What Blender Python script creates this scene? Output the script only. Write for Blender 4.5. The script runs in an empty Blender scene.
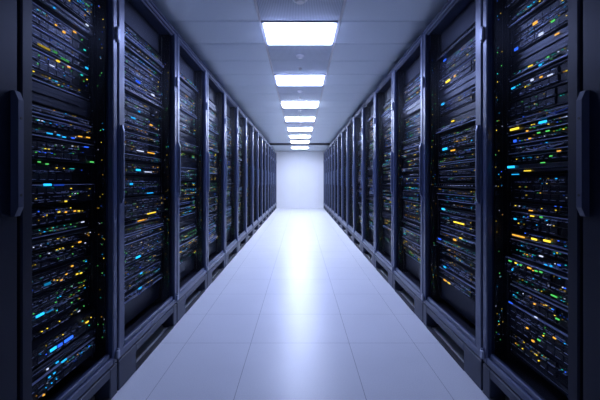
import bpy, bmesh, math, random
from mathutils import Vector, Matrix
random.seed(11)
C = bpy.context.scene.collection
SC = bpy.context.scene
PI = math.pi

# ---------------------------------------------------------------- camera, world, exposure
W = 0.95          # half width of the aisle
EYE = 1.102       # eye height
CEIL = EYE + 1.31 # ceiling height
cam_d = bpy.data.cameras.new('camera'); cam = bpy.data.objects.new('camera', cam_d); C.objects.link(cam)
cam.location = (0, 0, EYE); cam.rotation_euler = (PI/2, 0, 0)
cam_d.sensor_width = 36; cam_d.lens = 36*360/600; cam_d.shift_y = -19/600; cam_d.clip_start = 0.02
SC.camera = cam
world = bpy.data.worlds.new('world'); SC.world = world; world.use_nodes = True
world.node_tree.nodes['Background'].inputs[0].default_value = (0.01, 0.012, 0.03, 1)
world.node_tree.nodes['Background'].inputs[1].default_value = 0.3
SC.view_settings.view_transform = 'Standard'; SC.view_settings.look = 'None'
SC.view_settings.exposure = 0.16; SC.view_settings.gamma = 1; SC.view_settings.use_curve_mapping = False
LIGHT_COL = (0.42, 0.515, 1.0)
FAR_COL = (0.60, 0.69, 1.0)
PANEL = 30.0        # strength of the ceiling panels
FAR_PANEL = 50.0   # the ones towards the far end
NEAR_PANEL = 1.5   # dimmed ones above and behind the camera
try:
    SC.cycles.use_denoising = True
    SC.cycles.max_bounces = 8; SC.cycles.transparent_max_bounces = 12
    SC.cycles.sample_clamp_indirect = 6
except Exception: pass

# ---------------------------------------------------------------- materials
def new_mat(name):
    m = bpy.data.materials.new(name); m.use_nodes = True
    return m, m.node_tree.nodes, m.node_tree.links, m.node_tree.nodes['Principled BSDF']
def pbr(name, col, rough=.5, metal=0.0, spec=.5, noise=0.0, nscale=40, bump=0.0):
    m, n, l, b = new_mat(name)
    b.inputs['Base Color'].default_value = (*col, 1); b.inputs['Roughness'].default_value = rough
    b.inputs['Metallic'].default_value = metal; b.inputs['Specular IOR Level'].default_value = spec
    if noise or bump:
        tc = n.new('ShaderNodeTexCoord'); nz = n.new('ShaderNodeTexNoise'); nz.inputs['Scale'].default_value = nscale
        l.new(tc.outputs['Object'], nz.inputs['Vector'])
        if noise:
            mr = n.new('ShaderNodeMapRange'); mr.inputs[3].default_value = 1-noise; mr.inputs[4].default_value = 1+noise
            l.new(nz.outputs[0], mr.inputs[0])
            mx = n.new('ShaderNodeVectorMath'); mx.operation = 'SCALE'; mx.inputs[0].default_value = col
            l.new(mr.outputs[0], mx.inputs['Scale']); l.new(mx.outputs[0], b.inputs['Base Color'])
        if bump:
            bp = n.new('ShaderNodeBump'); bp.inputs['Strength'].default_value = bump; bp.inputs['Distance'].default_value = .002
            l.new(nz.outputs[0], bp.inputs['Height']); l.new(bp.outputs[0], b.inputs['Normal'])
    return m
def emit(name, col, s, sample=False):
    m, n, l, b = new_mat(name); n.remove(b)
    e = n.new('ShaderNodeEmission'); e.inputs[0].default_value = (*col, 1); e.inputs[1].default_value = s
    l.new(e.outputs[0], n['Material Output'].inputs[0])
    m.cycles.emission_sampling = 'AUTO' if sample else 'NONE'
    return m
M = {}
M['rack'] = pbr('rack_powder_coat', (.050, .066, .130), .33, .10, .5, .12, 60, .05)
M['plain_door'] = pbr('plain_door_coat', (.008, .011, .024), .4, 0, .15)  # rack coat darkened: the weak light at the near end is in the colour
M['rack_dark'] = pbr('rack_interior', (.012, .012, .018), .6)
M['plinth'] = pbr('plinth_coat', (.03, .037, .066), .5, .0, .5, .1, 30)
M['handle'] = pbr('handle_plastic', (.05, .06, .10), .4, 0, .25)
M['handle_metal'] = pbr('handle_metal', (.16, .19, .28), .35, .3)
M['steel'] = pbr('hinge_steel', (.30, .33, .42), .4, .2)
M['rail'] = pbr('rail_steel', (.05, .05, .06), .4, .8)
M['chassis'] = pbr('chassis_black', (.02, .021, .028), .45, .3)
M['face'] = pbr('device_face', (.008, .010, .019), .4, .3, .5, .2, 90)
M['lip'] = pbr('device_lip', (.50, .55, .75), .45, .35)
M['bay'] = pbr('drive_bay', (.013, .015, .028), .38, .5)
M['port'] = pbr('port_black', (.006, .006, .008), .4)
M['blank'] = pbr('blank_panel', (.014, .017, .028), .36, .4)
M['cable_pale'] = pbr('cable_pale', (.5, .5, .55), .4)
M['cable_blue'] = pbr('cable_blue', (.05, .12, .5), .4)
M['cable_dark'] = pbr('cable_dark', (.03, .03, .04), .5)
M['wall'] = pbr('white_wall', (.86, .86, .87), .55, 0, .4, .02, 3)
M['side_wall'] = pbr('grey_wall', (.75, .82, .95), .7)
M['gap_and_strip'] = pbr('dark_gap_and_strip', (.04, .04, .05), .8)
M['frame_white'] = pbr('white_frame', (.75, .75, .77), .4)
M['detector'] = pbr('detector_plastic', (.93, .93, .95), .35)
LEDS = {'amber': (1, .47, .05), 'yellow': (1, .70, .05), 'green': (.12, .8, .16), 'cyan': (.02, .48, 1.0), 'blue': (.03, .14, 1.0), 'white': (.7, .78, 1.0), 'teal': (.03, .7, .6)}
for k, c in LEDS.items():
    M[k] = emit('light_'+k, c, {'green': 1.0, 'teal': 1.0, 'white': 1.2}.get(k, 1.4)); M[k+'_dim'] = emit('dim_light_'+k, c, .38)
for k in ('cyan', 'blue', 'yellow'): M[k+'_hot'] = emit('bright_light_'+k, LEDS[k], 2.0)
M['panel'] = emit('ceiling_panel_light', LIGHT_COL, PANEL, True)
M['panel_far'] = emit('far_ceiling_panel_light', FAR_COL, FAR_PANEL, True)
M['panel_end'] = emit('end_ceiling_panel_light', FAR_COL, 60, True)
M['panel_near'] = emit('near_ceiling_panel_light', LIGHT_COL, NEAR_PANEL, True)

def glass_mat():
    m, n, l, b = new_mat('tinted_door_glass'); n.remove(b)
    tr = n.new('ShaderNodeBsdfTransparent'); tr.inputs[0].default_value = (.86, .87, .9, 1)
    gl = n.new('ShaderNodeBsdfGlossy'); gl.inputs['Roughness'].default_value = .35; gl.inputs[0].default_value = (.8, .85, 1, 1)
    lw = n.new('ShaderNodeLayerWeight'); lw.inputs[0].default_value = .5
    p = n.new('ShaderNodeMath'); p.operation = 'POWER'; p.inputs[1].default_value = 5
    a = n.new('ShaderNodeMath'); a.operation = 'MULTIPLY_ADD'; a.inputs[1].default_value = .008; a.inputs[2].default_value = .001
    mx = n.new('ShaderNodeMixShader')
    l.new(lw.outputs['Facing'], p.inputs[0]); l.new(p.outputs[0], a.inputs[0]); l.new(a.outputs[0], mx.inputs[0])
    l.new(tr.outputs[0], mx.inputs[1]); l.new(gl.outputs[0], mx.inputs[2]); l.new(mx.outputs[0], n['Material Output'].inputs[0])
    return m
M['glass'] = glass_mat()

def floor_mat():
    m, n, l, b = new_mat('floor_tiles')
    tc = n.new('ShaderNodeTexCoord'); sp = n.new('ShaderNodeSeparateXYZ'); l.new(tc.outputs['Object'], sp.inputs[0])
    def mth(op, a, bb=None, c=None):
        q = n.new('ShaderNodeMath'); q.operation = op
        for i, v in enumerate((a, bb, c)):
            if v is None: continue
            if isinstance(v, (int, float)): q.inputs[i].default_value = v
            else: l.new(v, q.inputs[i])
        return q.outputs[0]
    X, Y = sp.outputs[0], sp.outputs[1]
    ax = mth('ABSOLUTE', X)
    j1 = mth('LESS_THAN', mth('ABSOLUTE', mth('SUBTRACT', ax, .334)), .0014)
    j2 = mth('LESS_THAN', mth('ABSOLUTE', mth('SUBTRACT', ax, .775)), .0012)
    fy = mth('PINGPONG', mth('SUBTRACT', Y, 2.449), .265)
    # joints repeat every .53 m (ping-pong returns to zero every .53)
    jy = mth('MULTIPLY', mth('LESS_THAN', fy, .0015), mth('GREATER_THAN', Y, 2.3))
    J = mth('MAXIMUM', mth('MAXIMUM', j1, j2), jy)
    nz = n.new('ShaderNodeTexNoise'); nz.inputs['Scale'].default_value = 160; nz.inputs['Detail'].default_value = 3
    l.new(tc.outputs['Object'], nz.inputs['Vector'])
    n2 = n.new('ShaderNodeTexNoise'); n2.inputs['Scale'].default_value = 2.2; n2.inputs['Detail'].default_value = 4
    l.new(tc.outputs['Object'], n2.inputs['Vector'])
    sp1 = mth('MULTIPLY_ADD', nz.outputs[0], .26, .87); sp2 = mth('MULTIPLY_ADD', n2.outputs[0], .14, .93)
    val = mth('MULTIPLY', mth('MULTIPLY', sp1, sp2), mth('MULTIPLY_ADD', J, -.6, 1))
    vm = n.new('ShaderNodeVectorMath'); vm.operation = 'SCALE'; vm.inputs[0].default_value = (.71, .71, .70)
    l.new(val, vm.inputs['Scale']); l.new(vm.outputs[0], b.inputs['Base Color'])
    r = mth('MULTIPLY_ADD', n2.outputs[0], .12, .27); l.new(r, b.inputs['Roughness'])
    bp = n.new('ShaderNodeBump'); bp.inputs['Strength'].default_value = .12; bp.inputs['Distance'].default_value = .001
    l.new(nz.outputs[0], bp.inputs['Height']); l.new(bp.outputs[0], b.inputs['Normal'])
    b.inputs['Specular IOR Level'].default_value = .2
    return m
M['floor'] = floor_mat()
M['ceiling'] = pbr('ceiling_panel', (.86, .94, 1.0), .40, 0, .7, .0, 8)
def ribbed():
    m, n, l, b = new_mat('ribbed_ceiling_strip')
    tc = n.new('ShaderNodeTexCoord'); wv = n.new('ShaderNodeTexWave'); wv.bands_direction = 'X'; wv.inputs['Scale'].default_value = 26
    l.new(tc.outputs['Object'], wv.inputs['Vector'])
    cr = n.new('ShaderNodeValToRGB'); cr.color_ramp.elements[0].color = (.50, .55, .62, 1); cr.color_ramp.elements[0].position = .2
    cr.color_ramp.elements[1].color = (.70, .76, .84, 1); cr.color_ramp.elements[1].position = .6
    l.new(wv.outputs['Color'], cr.inputs[0]); l.new(cr.outputs[0], b.inputs['Base Color']); b.inputs['Roughness'].default_value = .6
    return m
M['ribbed'] = ribbed()

# ---------------------------------------------------------------- helpers
class MB:
    def __init__(s): s.v = []; s.f = []; s.mi = []; s.mats = []
    def slot(s, m):
        if m not in s.mats: s.mats.append(m)
        return s.mats.index(m)
    def box(s, x0, x1, y0, y1, z0, z1, m, ch=0.0):
        if x0 > x1: x0, x1 = x1, x0
        if y0 > y1: y0, y1 = y1, y0
        k = len(s.v); i = s.slot(m)
        ch = min(ch, .45*min(x1-x0, y1-y0, z1-z0))
        if ch <= 0:
            s.v += [(x, y, z) for x in (x0, x1) for y in (y0, y1) for z in (z0, z1)]
            fs = [(0,1,3,2), (4,6,7,5), (0,4,5,1), (2,3,7,6), (0,2,6,4), (1,5,7,3)]
            s.f += [tuple(k+a for a in f) for f in fs]; s.mi += [i]*6
        else:
            bm = bmesh.new(); bmesh.ops.create_cube(bm, size=1)
            for v in bm.verts:
                v.co = Vector(((x0+x1)/2+v.co.x*(x1-x0), (y0+y1)/2+v.co.y*(y1-y0), (z0+z1)/2+v.co.z*(z1-z0)))
            bmesh.ops.bevel(bm, geom=bm.edges[:], offset=ch, segments=1, affect='EDGES')
            s.add_bm(bm, i)
        return s
    def add_bm(s, bm, i):
        k = len(s.v); bm.verts.index_update()
        s.v += [tuple(v.co) for v in bm.verts]
        for f in bm.faces: s.f.append(tuple(k+v.index for v in f.verts)); s.mi.append(i)
        bm.free()
    def prism(s, pts, a0, a1, axis, m):
        """closed outline pts (2D) pushed from a0 to a1 along axis"""
        k = len(s.v); i = s.slot(m); n = len(pts)
        def P(p, a):
            return {'x': (a, p[0], p[1]), 'y': (p[0], a, p[1]), 'z': (p[0], p[1], a)}[axis]
        s.v += [P(p, a0) for p in pts] + [P(p, a1) for p in pts]
        s.f.append(tuple(k+j for j in range(n))); s.f.append(tuple(k+n+j for j in reversed(range(n)))); s.mi += [i, i]
        for j in range(n):
            s.f.append((k+j, k+(j+1) % n, k+n+(j+1) % n, k+n+j)); s.mi.append(i)
        return s
    def cyl(s, c, r, h, axis, m, n=16, r2=None):
        r2 = r if r2 is None else r2; k = len(s.v); i = s.slot(m)
        for q, rr in ((0, r), (h, r2)):
            for j in range(n):
                a = 2*PI*j/n; u, w = rr*math.cos(a), rr*math.sin(a)
                s.v.append({'z': (c[0]+u, c[1]+w, c[2]+q), 'y': (c[0]+u, c[1]+q, c[2]+w), 'x': (c[0]+q, c[1]+u, c[2]+w)}[axis])
        s.f.append(tuple(k+j for j in range(n))); s.f.append(tuple(k+n+j for j in reversed(range(n)))); s.mi += [i, i]
        for j in range(n): s.f.append((k+j, k+(j+1) % n, k+n+(j+1) % n, k+n+j)); s.mi.append(i)
        return s
    def tube(s, pts, r, m, n=6):
        k = len(s.v); i = s.slot(m); pts = [Vector(p) for p in pts]
        for q, p in enumerate(pts):
            t = (pts[min(q+1, len(pts)-1)]-pts[max(q-1, 0)]).normalized()
            a = t.cross(Vector((0, 0, 1))) if abs(t.z) < .9 else t.cross(Vector((1, 0, 0)))
            a.normalize(); b = t.cross(a)
            for j in range(n):
                an = 2*PI*j/n; s.v.append(tuple(p+a*r*math.cos(an)+b*r*math.sin(an)))
        for q in range(len(pts)-1):
            for j in range(n):
                s.f.append((k+q*n+j, k+q*n+(j+1) % n, k+(q+1)*n+(j+1) % n, k+(q+1)*n+j)); s.mi.append(i)
        s.f.append(tuple(k+j for j in range(n))); s.f.append(tuple(k+(len(pts)-1)*n+j for j in reversed(range(n)))); s.mi += [i, i]
        return s
    def mesh(s, name):
        me = bpy.data.meshes.new(name); me.from_pydata(s.v, [], s.f)
        for m in s.mats: me.materials.append(M[m])
        me.polygons.foreach_set('material_index', s.mi)
        bm = bmesh.new(); bm.from_mesh(me); bmesh.ops.recalc_face_normals(bm, faces=bm.faces[:]); bm.to_mesh(me); bm.free()
        return me
    def build(s, name, parent=None, loc=(0, 0, 0)): return link(name, s.mesh(name), parent, loc)
def link(name, me, parent=None, loc=(0, 0, 0)):
    o = bpy.data.objects.new(name, me); C.objects.link(o); o.parent = parent; o.location = loc
    return o
def tag(o, label, cat, group=None, kind=None):
    if label: o['label'] = label
    if cat: o['category'] = cat
    if group: o['group'] = group
    if kind: o['kind'] = kind
    return o
def struct(o): o['kind'] = 'structure'; return o
def copy_tree(o, parent=None):
    c = o.copy(); C.objects.link(c); c.parent = parent
    for ch in KIDS.get(o, []): KIDS.setdefault(c, []).append(copy_tree(ch, c))
    return c
KIDS = {}
def kid(parent, o):
    o.parent = parent; KIDS.setdefault(parent, []).append(o); return o
ORD = ['zeroth', 'first', 'second', 'third', 'fourth', 'fifth', 'sixth', 'seventh', 'eighth', 'ninth', 'tenth', 'eleventh', 'twelfth', 'thirteenth', 'fourteenth', 'fifteenth', 'sixteenth', 'seventeenth', 'eighteenth', 'nineteenth', 'twentieth', 'twenty-first', 'twenty-second', 'twenty-third', 'twenty-fourth', 'twenty-fifth', 'twenty-sixth', 'twenty-seventh', 'twenty-eighth', 'twenty-ninth', 'thirtieth', 'thirty-first', 'thirty-second', 'thirty-third', 'thirty-fourth', 'thirty-fifth', 'thirty-sixth']

# ---------------------------------------------------------------- the room
Y0, Y1, XW = -1.6, 14.8, 2.25
struct(MB().box(-XW, XW, Y0, Y1, -.1, 0, 'floor').build('floor'))
wb = MB(); wb.box(-XW, -.012, Y1, Y1+.1, 0, CEIL, 'wall', .001).box(-.008, XW, Y1, Y1+.1, 0, CEIL, 'wall', .003).box(-XW, XW, Y1+.012, Y1+.13, 0, CEIL, 'side_wall')
struct(wb.build('wall_back'))
struct(MB().box(-XW, XW, Y0-.1, Y0, 0, CEIL, 'side_wall').build('wall_front'))
struct(MB().box(-XW-.1, -XW, Y0, Y1, 0, CEIL, 'side_wall').build('wall_left'))
struct(MB().box(XW, XW+.1, Y0, Y1, 0, CEIL, 'side_wall').build('wall_right'))
CW = .3165   # half width of the central ceiling strip
T = .49
SOF = 12.46
cm = MB()
cm.box(-XW, XW, Y0, Y1, CEIL+.06, CEIL+.1, 'gap_and_strip')
y = 2.95-T*10
lights = []
LK0 = 2.975
while y < SOF-.02:
    ya, yb = max(y, Y0), min(y+T, SOF)
    cm.box(-XW, -CW-.022, ya+.005, yb-.005, CEIL, CEIL+.03, 'ceiling', .003)
    cm.box(CW+.022, XW, ya+.005, yb-.005, CEIL, CEIL+.03, 'ceiling', .003)
    y += T
# central strip of ribbed panels; every third place holds a light
j = -9
while True:
    ya = 2.96+T*j; yb = ya+T
    if ya > SOF-.05: break
    yb = min(yb, SOF)
    if j % 3 == 0: lights.append((ya, yb))
    elif ya > Y0: cm.box(-CW, CW, ya+.003, yb-.003, CEIL+.006, CEIL+.03, 'ribbed')
    j += 1
cm.box(-CW-.02, -CW-.002, Y0, SOF, CEIL-.003, CEIL+.03, 'frame_white')
cm.box(CW+.002, CW+.02, Y0, SOF, CEIL-.003, CEIL+.03, 'frame_white')
# dropped end bay by the back wall, with its own light opening
SZ = CEIL-.07
cm.box(-XW, -CW, SOF, Y1, SZ, SZ+.12, 'ceiling').box(CW, XW, SOF, Y1, SZ, SZ+.12, 'ceiling')
cm.box(-CW, CW, SOF, 13.2, SZ, SZ+.12, 'ceiling').box(-CW, CW, 13.66, Y1, SZ, SZ+.12, 'ceiling')
cm.box(-XW, XW, SOF-.02, SOF-.001, SZ-.004, CEIL-.001, 'gap_and_strip')  # dark strip added to keep the bay's lit front face dark
struct(cm.build('ceiling'))

def panel_light(ya, yb, z, m):
    r = bpy.data.objects.new('ceiling_light', None); C.objects.link(r); r.location = (0, (ya+yb)/2, z)
    L = (yb-ya)/2-.010; w = CW-.002; b = .014
    fr = MB()
    fr.box(-w, w, -L, -L+b, -.004, .03, 'frame_white').box(-w, w, L-b, L, -.004, .03, 'frame_white')
    fr.box(-w, -w+b, -L+b, L-b, -.004, .03, 'frame_white').box(w-b, w, -L+b, L-b, -.004, .03, 'frame_white')
    fr.box(-w+b, w-b, -L+b, L-b, .02, .03, 'frame_white')
    fr.build('frame', r)
    MB().box(-w+b, w-b, -L+b, L-b, -.014, .012, m, .003).build('diffuser', r)
    return r
vis = [l for l in lights if l[0] > 2]
for ya, yb in lights:
    near = ya < 2
    if ya < Y0: continue
    k = 0 if near else vis.index((ya, yb))
    r = panel_light(ya, yb, CEIL, 'panel_near' if near else ('panel_end' if k >= 5 else 'panel_far' if k >= 2 else 'panel'))
    if near: lab = 'square ceiling light above the camera position' if ya > 1 else ('square ceiling light just behind the camera' if ya > -.5 else 'square ceiling light farthest behind the camera')
    else:
        lab = ['large white ceiling light panel closest in view, the widest of the line',
               'white ceiling light panel, second along the aisle from the camera',
               'white ceiling light panel, third along the aisle from the camera',
               'white ceiling light panel, fourth along the aisle from the camera',
               'white ceiling light panel, fifth along the aisle from the camera',
               'white ceiling light panel, sixth along the aisle from the camera',
               'white ceiling light panel, seventh, just before the dropped end bay'][min(k, 6)]
    tag(r, lab, 'ceiling light', 'ceiling light panels over the aisle')
M['panel_dim'] = emit('weak_ceiling_panel_light', FAR_COL, 45.0, True)
tag(panel_light(13.2, 13.66, SZ, 'panel_dim'), 'small white ceiling light set in the dropped bay by the back wall', 'ceiling light', 'ceiling light panels over the aisle')

def detector(yd, r, label):
    e = bpy.data.objects.new('smoke_detector' if r > .03 else 'ceiling_sensor', None); C.objects.link(e); e.location = (0, yd, CEIL+.006)
    MB().cyl((0, 0, -.010), r, .010, 'z', 'detector', 24).build('base', e)
    MB().cyl((0, 0, -.028), r*.55, .018, 'z', 'detector', 24, r*.8).build('sensor_head', e)
    tag(e, label, 'smoke detector' if r > .03 else 'sensor', 'round detectors between the ceiling lights' if r > .03 else 'tiny sensors between the ceiling lights')
detector(2.60, .052, 'round white detector at the top edge of the picture')
for k in range(6):
    detector(3.78+k*3*T, .042, 'round white detector on the ribbed strip behind the %s ceiling light in view' % ORD[k+1])
    if 4.2+k*3*T < 11: detector(4.2+k*3*T, .02, 'tiny round sensor between the %s and %s ceiling lights in view' % (ORD[k+1], ORD[k+2]))

# ---------------------------------------------------------------- cabinets
PAL = ['amber', 'yellow', 'yellow', 'yellow', 'green', 'green', 'teal', 'cyan', 'cyan', 'blue', 'white']
PITCH = .903; GAP = .016
ZP = .16; ZT = 2.252; DEPTH = 1.05; SET = .10     # plinth top, cabinet top, depth, how far the equipment sits back
SW = .052; IW = .036                               # outer and inner door frame widths
def make_cabinet(w, near, plain=False, handle_near=True, slim=False):
    """origin on the floor, front centre; front looks along -y; near = -1/+1 side of the camera"""
    r = bpy.data.objects.new('server_cabinet', None); C.objects.link(r)
    h = (w-GAP)/2; t = .02
    b = MB()
    b.box(-h, -h+t, .035, DEPTH, ZP, ZT-.012, 'rack', .003).box(h-t, h, .035, DEPTH, ZP, ZT-.012, 'rack', .003)
    b.box(-h+t, h-t, .035, DEPTH, ZT-.03, ZT-.012, 'rack').box(-h+t, h-t, .035, DEPTH, ZP, ZP+.02, 'rack_dark').box(-h+t, h-t, DEPTH-.02, DEPTH, ZP+.02, ZT-.03, 'rack_dark')
    b.box(-h+t, -h+t+.004, .05, DEPTH-.03, ZP+.02, ZT-.03, 'rack_dark').box(h-t-.004, h-t, .05, DEPTH-.03, ZP+.02, ZT-.03, 'rack_dark')
    kid(r, b.build('cabinet_body'))
    kid(r, MB().box(-h-.002, h+.002, -.004, DEPTH, ZT-.012, ZT, 'rack', .004).build('top_cover'))
    # plinth: two legs and a lintel, dark opening between
    fn, ff = .20, .07
    xa, xb = (-h+fn, h-ff) if near < 0 else (-h+ff, h-fn)
    p = MB()
    p.box(-h, xa, 0, .08, 0, ZP-.003, 'plinth', .004).box(xb, h, 0, .08, 0, ZP-.003, 'plinth', .004)
    p.box(xa, xb, 0, .08, .112, ZP-.003, 'plinth', .004).box(xa, xb, .0, .03, .0, .014, 'rack_dark')
    p.box(-h, h, .30, .32, 0, ZP-.003, 'rack_dark').box(-h, -h+.03, .08, DEPTH-.05, 0, ZP-.003, 'rack_dark').box(h-.03, h, .08, DEPTH-.05, 0, ZP-.003, 'rack_dark')
    kid(r, p.build('plinth'))
    zb = ZP+.004; zt = ZT-.016
    d = MB()
    if plain:
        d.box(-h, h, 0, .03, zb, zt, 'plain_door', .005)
        door = kid(r, d.build('door'))
    else:
        for sx in (-1, 1): d.box(sx*h, sx*(h-(SW if sx == near else SW-.010)), 0, .03, zb, zt, 'plain_door' if slim and sx == near else 'rack', .005)  # near stile of the slim cabinet takes the shade-darkened coat
        d.box(-h+SW-.012, h-SW+.012, .001, .029, zt-.022, zt-.001, 'rack', .004).box(-h+SW-.012, h-SW+.012, .001, .029, zb+.001, zb+.040, 'rack', .004)
        a, c = h-SW, h-SW-IW
        for sx in (-1, 1):
            if slim or sx != near: continue     # only the handle side has the wide inner frame
            d.box(sx*a, sx*c, .012, .034, zb+.04, zt-.022, 'rack', .004)
        cl, cr = (-c if near < 0 and not slim else -a), (c if near > 0 and not slim else a)
        d.box(cl, cr, .012, .034, zt-.034, zt-.022, 'rack', .004).box(cl, cr, .012, .034, zb+.04, zb+.065, 'rack', .004)
        door = kid(r, d.build('door'))
        kid(door, MB().box(cl, cr, .020, .024, zb+.062, zt-.030, 'glass').build('glass_pane'))
        for sx in (-1, 1):                           # mounting rails with square holes
            m = MB(); x0, x1 = sx*(c+.007), sx*(c+.022)
            m.box(x0, x1, SET-.012, SET-.008, ZP+.06, ZT-.07, 'rail')
            for q in range(42): m.box(sx*(c+.010), sx*(c+.018), SET-.0135, SET-.012, ZP+.08+q*.0445, ZP+.09+q*.0445, 'port')
            kid(r, m.build('mounting_rail'))
        ps = MB(); sx = -near; rr = random.Random(5+near); xw = sx*(h-t-.004)
        ps.box(xw, xw-sx*.012, .045, .085, ZP+.12, ZT-.14, 'chassis', .002)
        for q in range(34): ps.box(xw-sx*.012, xw-sx*.0135, .055, .073, ZP+.15+q*.054, ZP+.17+q*.054, 'port')
        for q in range(46):
            zz = rr.uniform(ZP+.13, ZT-.2); yy = rr.uniform(.045, .083)
            ps.box(xw-sx*.012, xw-sx*.0145, yy, yy+rr.uniform(.002, .004), zz, zz+.004, rr.choice(PAL)+rr.choice(('', '_dim', '_dim', '_dim')))
        kid(r, ps.build('power_strip'))
        # blank plates above and below the equipment
        kid(r, MB().box(-c+.012, c-.012, SET, SET+.012, 2.055, 2.205, 'blank', .002).build('blanking_panel'))
        if not slim: kid(r, MB().box(-c+.012, c-.012, SET, SET+.012, ZP+.075, ZP+.092+3*.0445-.006, 'blank', .002).build('blanking_panel'))
    # pull handle with chamfered ends and two screws
    hs = near if handle_near else -near
    hx = hs*(h-.028) if not plain else hs*(h-.020)
    hw = .006 if not plain else .0115; z0, z1 = .985, 1.40; out = -.026 if plain else -.014
    g = MB().prism([(0, z0), (0, z1), (out*.5, z1), (out, z1-.03), (out, z0+.03), (out*.5, z0)], hx-hw, hx+hw, 'x', 'handle' if plain else 'handle_metal')
    hd = kid(door, g.build('handle'))
    for zz in (z0+.07, z1-.09):
        kid(hd, MB().cyl((hx, out-.0012, zz), .005, .003, 'y', 'port', 10).build('screw'))
    # hinges on the side away from the handle
    hs = near if not (slim or plain) else near
    for zz, hh in ((1.83, .066), (.185, .04)):
        kid(door, MB().box(-hs*(h-.022), -hs*(h+.004), -.014, .0, zz, zz+hh, 'steel', .003).cyl((-hs*(h-.002), -.006, zz-.008), .005, hh+.016, 'z', 'steel', 10).build('hinge'))
    return r
NR = 15
D1 = 1.881            # joint between the first glazed cabinet and the second
END = .66
def side_place(o, side, d):
    o.location = (side*W, d, 0); o.rotation_euler = (0, 0, PI/2 if side < 0 else -PI/2)
racks = {}
for side, sn in ((-1, 'left'), (1, 'right')):
    near = -1 if side < 0 else 1
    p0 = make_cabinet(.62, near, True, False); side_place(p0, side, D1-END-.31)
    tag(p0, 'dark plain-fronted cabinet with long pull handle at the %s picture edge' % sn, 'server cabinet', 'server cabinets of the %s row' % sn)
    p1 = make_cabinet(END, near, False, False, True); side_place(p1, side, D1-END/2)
    for ch in KIDS[p1]:
        if ch.name.startswith('door'):
            for g in list(KIDS[ch]):
                if g.name.startswith('handle'):
                    for q in KIDS.get(g, []): bpy.data.objects.remove(q)
                    KIDS[ch].remove(g); bpy.data.objects.remove(g)
    tag(p1, 'narrow glass-door server cabinet, closest of the glazed ones on the %s' % sn, 'server cabinet', 'server cabinets of the %s row' % sn)
    racks[side, 1] = (D1-END/2, END)
    proto = make_cabinet(PITCH, near)
    for k in range(2, NR+1):
        o = proto if k == 2 else copy_tree(proto)
        d = D1+PITCH*(k-1.5); side_place(o, side, d)
        tag(o, 'dark metal glass-door server cabinet, %s glazed one along the %s row' % (ORD[k] if k < NR else 'last', sn), 'server cabinet', 'server cabinets of the %s row' % sn)
        racks[side, k] = (d, PITCH)

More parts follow.
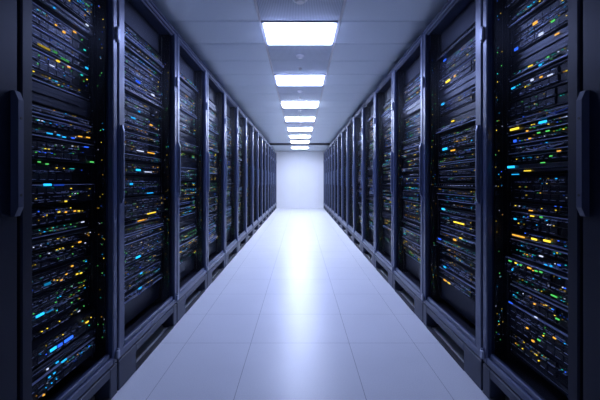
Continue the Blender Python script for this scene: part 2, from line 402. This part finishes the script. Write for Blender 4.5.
# ---------------------------------------------------------------- equipment
U = .0445
MESH = {}
def led_mesh(w, h, col):
    key = ('led', round(w, 4), round(h, 4), col)
    if key not in MESH: MESH[key] = MB().box(-w/2, w/2, -.003, .001, -h/2, h/2, col).mesh('status_light')
    return MESH[key]
def bay_mesh(w, h):
    key = ('bay', round(w, 4), round(h, 4))
    if key not in MESH:
        b = MB().box(-w/2, w/2, -.006, .002, -h/2, h/2, 'bay', .001)
        b.box(-w/2+.004, w/2*.3, -.0085, -.006, -h/2+.002, -h/2+.0036, 'lip').box(-w/2+.003, w/2-.003, -.0075, -.006, h*.12, h*.22, 'port').box(-w/2+.003, w/2-.003, -.0075, -.006, -h*.18, -h*.08, 'port')
        MESH[key] = b.mesh('drive_bay')
    return MESH[key]
def spec(kind, n, hw, rnd):
    """face mesh builder, list of bays (x,z,w,h), list of lights (x,z,w,h,colour), list of cables"""
    b = MB(); H = n*U-.009; bays = []; leds = []; cables = []
    b.box(-hw+.012, hw-.012, .004, .55, 0, H, 'chassis')
    b.box(-hw, hw, 0, .004, 0, H, 'face')
    for sx in (-1, 1):                                   # ears with screws
        b.box(sx*hw, sx*(hw-.016), -.004, 0, .003, H-.003, 'bay', .001)
        b.box(sx*(hw-.006), sx*(hw-.010), -.0065, -.004, H/2-.002, H/2+.002, 'lip')
    x0, x1 = -hw+.022, hw-.022; L = x1-x0
    main = rnd.choice(PAL)
    if kind == 'rack_server':
        b.box(-hw+.018, hw-.018, -.010, 0, H-.0035, H-.001, rnd.choice(('lip', 'bay')))
        nb = 8 if n == 1 else 12; rows = 1 if n == 1 else 2; per = nb//rows
        bw = L*.72/per
        for r_ in range(rows):
            for c_ in range(per):
                hh = (H-.010)/rows
                zz = .004+hh*(r_+.5); xx = x0+bw*(c_+.5)
                bays.append((xx, zz, bw-.002, hh-.008))
                if rnd.random() < .55: leds.append((xx+bw*.36, zz+hh*.12, .007, .005, main if rnd.random() < .6 else rnd.choice(PAL)))
        for q in range(10): b.box(x0+L*.75+q*L*.013, x0+L*.75+q*L*.013+.003, -.002, 0, .006, H-.008, 'port')
        for q in range(rnd.randint(2, 5)): leds.append((x0+L*(.89+.025*q), H*rnd.choice((.3, .5, .7)), .008, .006, rnd.choice(PAL)))
    elif kind == 'network_switch':
        b.box(-hw+.018, hw-.018, -.008, 0, .001, .004, 'lip').box(-hw+.018, hw-.018, -.004, 0, H-.003, H-.001, 'bay')
        for q in range(20):
            xx = x0+L*.10+q*L*.042
            for zz in (H*.30, H*.62): b.box(xx-.009, xx+.009, -.0015, 0, zz-.005, zz+.005, 'port')
            if rnd.random() < .62: leds.append((xx, H*.85, .006, .0045, main if rnd.random() < .6 else rnd.choice(PAL)))
            if rnd.random() < .3: leds.append((xx+.006, H*.46, .006, .004, rnd.choice(PAL)))
    elif kind == 'patch_panel':
        b.box(-hw+.018, hw-.018, -.012, 0, 0.001, .005, 'lip')
        for q in range(24):
            xx = x0+L*.03+q*L*.0405
            b.box(xx-.009, xx+.009, -.003, 0, H*.35, H*.75, 'port')
            b.box(xx-.010, xx+.010, -.004, 0, H*.78, H*.84, 'lip')
        for q in range(rnd.randint(4, 7)):
            xa = x0+L*rnd.uniform(.08, .85); xb = min(x1-.02, xa+rnd.uniform(.03, .16)); zz = H*.55; dr = rnd.uniform(.006, .016)
            cables.append((xa, xb, zz, dr, rnd.choice(['cable_pale', 'cable_pale', 'cable_blue', 'cable_dark'])))
        for q in range(rnd.randint(1, 4)): leds.append((x0+L*rnd.random(), H*.9, .006, .004, rnd.choice(PAL)))
    elif kind == 'storage_array':
        b.box(-hw+.018, hw-.018, -.011, 0, H-.0035, H-.001, rnd.choice(('lip', 'bay'))).box(-hw+.018, hw-.018, -.009, 0, .001, .004, 'bay')
        rows = n; cols = 8; bw = L*.94/cols; hh = (H-.012)/rows
        for r_ in range(rows):
            for c_ in range(cols):
                xx = x0+L*.03+bw*(c_+.5); zz = .006+hh*(r_+.5)
                bays.append((xx, zz, bw-.002, hh-.010))
                if rnd.random() < .6: leds.append((xx+bw*.30, zz+hh*.1, .007, .0055, main if rnd.random() < .75 else rnd.choice(PAL)))
                if rnd.random() < .25: leds.append((xx+bw*.40, zz+hh*.1, .006, .005, rnd.choice(PAL)))
    elif kind == 'cable_tray':
        b.box(-hw+.018, hw-.018, -.020, 0, .002, .006, 'blank').box(-hw+.018, hw-.018, -.024, -.020, .002, H*.4, 'blank')
        for q in range(16):
            xx = x0+L*(q+.5)/16; b.box(xx-.004, xx+.004, -.022, 0, H*.3, H*.8, 'blank')
        cables.append((x0+.02, x1-.02, H*.6, rnd.uniform(.0, .006), 'cable_pale'))
        cables.append((x0+.05, x1-.10, H*.45, rnd.uniform(.0, .004), 'cable_dark'))
    elif kind == 'filler_panel':
        b.box(-hw+.018, hw-.018, -.003, 0, .002, H-.002, 'blank', .0012)
        for q in range(max(1, n*2-1)):
            zz = H*(q+1)/(n*2); b.box(-hw+.05, hw-.05, -.0045, -.003, zz-.002, zz+.001, 'lip' if q == 0 and n == 1 else 'bay')
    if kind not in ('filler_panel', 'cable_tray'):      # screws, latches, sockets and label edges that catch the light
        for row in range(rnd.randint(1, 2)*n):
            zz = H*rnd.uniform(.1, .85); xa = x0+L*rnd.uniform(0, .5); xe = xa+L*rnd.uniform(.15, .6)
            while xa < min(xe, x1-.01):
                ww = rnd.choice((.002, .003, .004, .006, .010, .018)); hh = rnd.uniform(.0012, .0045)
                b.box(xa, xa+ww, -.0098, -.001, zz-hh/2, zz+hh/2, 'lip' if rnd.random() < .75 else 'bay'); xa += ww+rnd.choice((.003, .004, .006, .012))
    b.box(-hw+.018, hw-.018-rnd.uniform(0, .1), -.0105, -.001, H*.5-.0008, H*.5+.0006, 'bay')
    return b, bays, leds, cables, main
def cable_pts(c):
    xa, xb, zz, dr, m = c
    return [(xa+(xb-xa)*t/8, -.004-.016*math.sin(PI*t/8), zz-dr*math.sin(PI*t/8)) for t in range(9)]
CAT = {'rack_server': 'server', 'network_switch': 'network switch', 'patch_panel': 'patch panel', 'storage_array': 'storage array', 'cable_tray': 'cable tray', 'filler_panel': 'blank panel'}
WORDS = {'rack_server': 'rack server', 'network_switch': 'network switch', 'patch_panel': 'patch panel', 'storage_array': 'drive storage array', 'cable_tray': 'cable tray', 'filler_panel': 'blank filler panel'}
GROUP = {k: v+'s in the cabinets' for k, v in WORDS.items()}
GROUP['rack_server'] = 'rack servers in the cabinets'; GROUP['network_switch'] = 'network switches in the cabinets'
def layout(rnd, first=False):
    out = []; u = 0
    u = 0 if first else 3
    while u < 40:
        k = rnd.choices(['rack_server1', 'rack_server2', 'network_switch', 'patch_panel', 'storage_array2', 'storage_array3', 'cable_tray', 'filler1', 'filler2'], [5, 4, 4, 2.2, 2.4, 1.2, 1.2, 1.5, 1.2])[0]
        n = int(k[-1]) if k[-1].isdigit() else 1
        kind = {'rack_server1': 'rack_server', 'rack_server2': 'rack_server', 'storage_array2': 'storage_array', 'storage_array3': 'storage_array', 'filler1': 'filler_panel', 'filler2': 'filler_panel'}.get(k, k)
        n = min(n, 40-u)
        if out and out[-1][0] == kind and kind in ('filler_panel', 'cable_tray', 'patch_panel'): continue
        out.append((kind, n, u)); u += n
    return out
ZB = ZP+.092   # bottom of the lowest unit

# strong lights seen through the glass of the first cabinets: (along the aisle, height, length, thickness, colour)
FEAT = {(-1, 1): [], (1, 1): [], (-1, 2): [], (1, 2): []}
def feat(side, k, items):
    for (px, py, pw, ph, col) in items:
        d = 360*(W+SET)/abs(px-300); z = EYE-(py-181)*d/360
        FEAT[side, k].append((d, z, .85*pw*d*d/(360*(W+SET)), .62*ph*d/360, col))
feat(-1, 1, [(42,47,14,3,'yellow_dim'),(53,52,5,3,'green_dim'),(63,60,9,3,'green_dim'),(56,22,3,3,'amber'),(62,32,3,3,'amber'),(54,25,2,2,'amber'),(72,38,3,3,'yellow'),(73,32,3,2,'amber'),(45,8,2,2,'cyan'),(82,45,2,2,'cyan'),(83,50,2,2,'teal'),(85,68,3,2.5,'cyan'),(80,75,2,2,'teal'),(56,61,4,2.5,'yellow'),(67,67,3,2,'amber'),(79,25,3,2,'white'),(50,66,5,2,'white'),
 (39,128,9,3.6,'cyan_hot'),(52,131,6,2.6,'blue_dim'),(59,132.5,7,3,'blue_hot'),(40,133.5,7,2,'cyan'),(49,135,4,2,'cyan'),(55,137,4,2,'cyan'),(64,138,4,2,'blue'),(72,136.5,4,1.6,'amber'),(80,137.5,4,1.6,'amber'),(87,139,5,2,'yellow'),(88,109,2.5,2,'cyan'),(93,110.5,3,2,'yellow'),(40,162,9,3,'green_dim'),(37,161,3,2,'green'),(45,164,3,2,'green'),(84,162,4,2,'green'),(92,157,3,2,'yellow'),(38,184,9,3.6,'cyan_hot'),(50,185,12,2.5,'blue_dim'),(78,147,5,1.6,'blue'),
 (57,202,2.2,2.2,'yellow'),(64,203,2,2,'green'),(73,203,2,2,'yellow'),(77,202,2,2,'yellow'),(57,207,2.2,2,'yellow'),(64,208,2,2,'amber'),(77,207,2,2,'yellow'),(57,212,2.4,2,'yellow'),(64,212,2,2,'amber'),(73,211,2,2,'amber'),(77,211,2,2,'yellow'),(86,232,5,2.8,'cyan_hot'),(81,222,3,1.5,'white'),(77,252,3,1.5,'white'),(78,242,3,2,'amber'),(93,252,4,2,'amber'),
 (58,270,2,2,'yellow'),(63,268,2.4,2.2,'yellow'),(69,266,2.2,2,'amber'),(74,265,2.2,2,'yellow'),(78,263,2.4,2.2,'yellow'),(58,275,2,2,'yellow'),(63,274,2,2,'amber'),(74,270,2,2,'yellow'),(78,268,2,2,'yellow'),(58,280,2,2,'amber'),(74,274,2,2,'yellow'),(78,273,2,2,'yellow'),(42,278,9,3,'yellow_dim'),(44,284,7,4,'cyan_dim'),
 (38,315,9,3.6,'cyan_hot'),(48,311,8,2,'cyan_dim'),(79,322,3,2,'yellow'),(93,307,3,3,'yellow'),(77,311,2,2,'white'),(44,349,7,4,'cyan_hot'),(51,345,5,4,'blue'),(60,339,10,4,'blue_hot'),(55,359,6,2.4,'cyan'),(48,363,3,2,'cyan'),(38,369,2,2,'white'),(40,377,2,2,'cyan'),(45,373,2,2,'cyan'),(34,396,2,2,'amber')])
feat(1, 1, [(513,2,6,4,'cyan_hot'),(524,34,11,3,'yellow_hot'),(537,23,5,4,'amber'),(546,17,3,3,'yellow'),(555,21,4,3,'green'),(543,34,5,4,'white'),(518,49,4,4,'blue'),(559,47,3,2.5,'yellow'),(553,57,2,2,'green'),(535,66,5,2,'yellow'),(545,65,3,3,'cyan'),(515,88,4,2.5,'cyan'),(534,80,3,3,'white'),(552,75,6,2,'white'),(543,77,3,2,'amber'),(559,34,5,2,'amber'),(500,75,2.5,2,'amber'),(499,80,3,2,'amber'),(503,55,2.5,2,'green'),
 (549,122,9,3.6,'cyan_hot'),(520,129,10,3,'yellow_hot'),(502,134,8,1.6,'amber'),(533,125,2.4,2.4,'amber'),(533,131,2,2,'amber'),(533,138.5,2.6,2,'amber'),(518,141,3,4,'blue'),(545,138,5,2.5,'blue'),(551,129,4,2,'green'),(542,132,3,2,'green'),(561,149,4,2,'amber'),(519,167,8,3.6,'cyan_hot'),(548,165,5,2.2,'yellow'),(500,169,10,1.6,'amber'),(533,166,2.4,2.2,'amber'),(536,171,8,1.8,'yellow'),(552,162,5,1.6,'green'),(553,156,3,2,'green'),(517,173,8,1.4,'cyan'),
 (517,219,4,3.6,'blue_hot'),(517,219,2.4,2.4,'cyan_hot'),(534,216,4,2,'yellow'),(543,217,3,2,'green'),(534,211,4,1.5,'amber'),(520,236,14,2,'amber'),(536,239,6,3,'yellow_hot'),(549,241,8,3,'yellow_hot'),(505,225,16,1.6,'white'),(543,256,4,2,'white'),(518,261,3,2,'green'),(524,263,2,2,'yellow'),(529,265,2,2,'green'),(535,263,4,2,'green'),(548,265,3,2,'cyan'),(553,266,2.4,2,'cyan'),(561,265,3,2,'blue'),(538,268,4,2,'amber'),(545,271,3,2,'green'),(550,272,3,2,'green'),(508,279,8,2,'cyan'),(556,296,7,2,'green'),(538,299,4,2,'amber'),
 (530,318,7,3.6,'cyan_hot'),(519,323,12,2.4,'yellow_hot'),(516,301,4,2,'blue'),(542,316,3,2,'white'),(538,304,2.4,2,'amber'),(533,328,2,2,'amber'),(539,331,2.6,2.6,'amber'),(539,337,2.6,2.4,'amber'),(539,341,2.6,2.4,'amber'),(561,319,4,2,'green'),(545,340,3,2,'green'),(500,311,6,1.6,'amber'),(561,338,3,2,'amber')])
feat(-1, 2, [(137,170,5,3,'cyan_hot'),(139,151,8,1.6,'white'),(150,153,8,1.6,'amber'),(131,118,5,2,'cyan'),(137,112,2,2,'cyan'),(149,125,3,2,'amber'),(130,184,3,3,'cyan'),(149,193,7,1.3,'cyan'),(146,213,10,1.8,'yellow'),(141,220,10,1.6,'amber'),(132,257,5,3,'cyan_hot'),(139,273,2.4,2.4,'cyan'),(136,288,3,2.2,'cyan'),(155,43,3,2,'cyan'),(155,50,3,2,'blue'),(147,172,8,1.3,'white'),(134,82,5,3,'blue'),(150,95,3,3,'white')])
feat(1, 2, [(446,149,5,3.6,'cyan_hot'),(455,150,5,2,'amber'),(440,151,5,1.6,'amber'),(446,50,3,4,'cyan_hot'),(456,41,3,3,'amber'),(446,60,3,3,'blue'),(450,81,5,3,'yellow_hot'),(457,76,2,3,'amber'),(454,121,3,2,'yellow'),(437,106,2.4,2,'green'),(444,103,3,3,'cyan'),(446,209,3,3,'cyan_hot'),(460,223,12,2,'yellow_hot'),(445,239,3,2,'blue'),(456,240,3,3,'amber'),(462,238,3,2,'yellow'),(445,258,2.4,2.4,'blue'),(446,267,2.4,2.4,'cyan'),(441,253,2.4,2.4,'teal'),(447,281,3,2,'amber'),(451,284,3,2,'yellow'),(455,287,3,2,'amber'),(460,292,3,2,'amber')])

CUTOFF = 6
far = MB()          # the equipment of the distant cabinets, too small to tell apart
def to_world(b, side, d, z, dest):
    """copy the geometry of b into dest at its true place"""
    k = len(dest.v)
    for (x, y, zz) in b.v:
        dest.v.append((side*(W+SET+y), d+(x if side < 0 else -x), z+zz))
    for f, mi in zip(b.f, b.mi): dest.f.append(tuple(k+a for a in f)); dest.mi.append(dest.slot(b.mats[mi]))
for side, sn in ((-1, 'left'), (1, 'right')):
    for k in range(1, NR+1):
        dc, w = racks[side, k]; rnd = random.Random(100*k+side*7+3)
        hw = (w-GAP)/2-SW-IW+.002
        for idx, (kind, n, u) in enumerate(layout(rnd, k == 1)):
            z = ZB+u*U
            b, bays, leds, cables, main = spec(kind, n, hw, rnd)
            keep = .85
            if kind not in ('filler_panel', 'cable_tray'):
                for q in range(rnd.randint(1, 3)*n):                # clusters of small lights
                    cx, cz, cc = rnd.uniform(-hw*.85, hw*.7), n*U*rnd.uniform(.25, .8), rnd.choice(PAL)
                    for w_ in range(rnd.randint(2, 4 if k <= 2 else 6)):
                        xx = cx+w_*rnd.uniform(.012, .02)
                        if xx < hw*.93: leds.append((xx, cz, .006, .0045, cc if rnd.random() < .7 else rnd.choice(PAL)))
            leds = [(x+rnd.uniform(-.006, .006), zz, lw*rnd.uniform(.35, 1.1), lh*rnd.uniform(.45, .8), c+('_dim' if rnd.random() < .5 else '')) for (x, zz, lw, lh, c) in leds if rnd.random() < keep]
            if k > 2: leds = [(x, zz, lw*1.6, lh*1.3, c.replace('_dim', '') if (int(x*1000)+k) % 3 else c) for (x, zz, lw, lh, c) in leds]
            # place the strong lights
            for (fd, fz, fw, fh, fc) in FEAT.get((side, k), []):
                if z <= fz < z+n*U:
                    lx = (fd-dc) if side < 0 else (dc-fd)
                    if abs(lx)+fw/2 < hw-.01:
                        leds = [e for e in leds if abs(e[0]-lx) > (fw+e[2])/2+.002]
                        leds.append((lx, min(max(fz-z, fh/2+.003), n*U-.006-fh/2), fw, fh, fc))
            detailed = k <= 2
            if not detailed:
                for (x, zz, bw, bh) in bays: b.box(x-bw/2, x+bw/2, -.006, .001, zz-bh/2, zz+bh/2, 'bay')
                for (x, zz, lw, lh, c) in leds: b.box(x-lw/2, x+lw/2, -.009, -.004, zz-lh/2, zz+lh/2, c)
                for c in cables: b.tube(cable_pts(c), .003, c[4], 4)
            if k > CUTOFF:
                to_world(b, side, dc, z, far); continue
            if detailed:
                r = bpy.data.objects.new(kind, None); C.objects.link(r)
                b.build('chassis', r)
                for (x, zz, bw, bh) in bays: link('drive_bay', bay_mesh(bw, bh), r, (x, 0, zz))
                for (x, zz, lw, lh, c) in leds: link('status_light', led_mesh(lw, lh, c), r, (x, -.0075, zz))
                for c in cables: MB().tube(cable_pts(c), .003, c[4]).build('cable', r)
            else:
                r = b.build(kind)
            r.location = (side*(W+SET-rnd.choice((0, 0, .006, .012, .018, .03))), dc, z); r.rotation_euler = (0, 0, PI/2 if side < 0 else -PI/2)
            cols = [c[4].split('_')[0] for c in leds]
            dom = max(set(cols), key=cols.count) if cols else None
            adj = ('with mostly %s lights' % dom) if len(cols) > 2 else ('with bare dark front' if kind == 'filler_panel' else 'with few lights')
            tag(r, '%s %s, %s unit up, %s glazed cabinet, %s row' % (WORDS[kind], adj, ORD[idx+1], ORD[k], sn), CAT[kind], GROUP[kind])
o = far.build('rack_equipment'); tag(o, 'distant rows of lit equipment behind the glass of the far cabinets', 'rack equipment', None, 'stuff')
print('script done', len(bpy.data.objects))
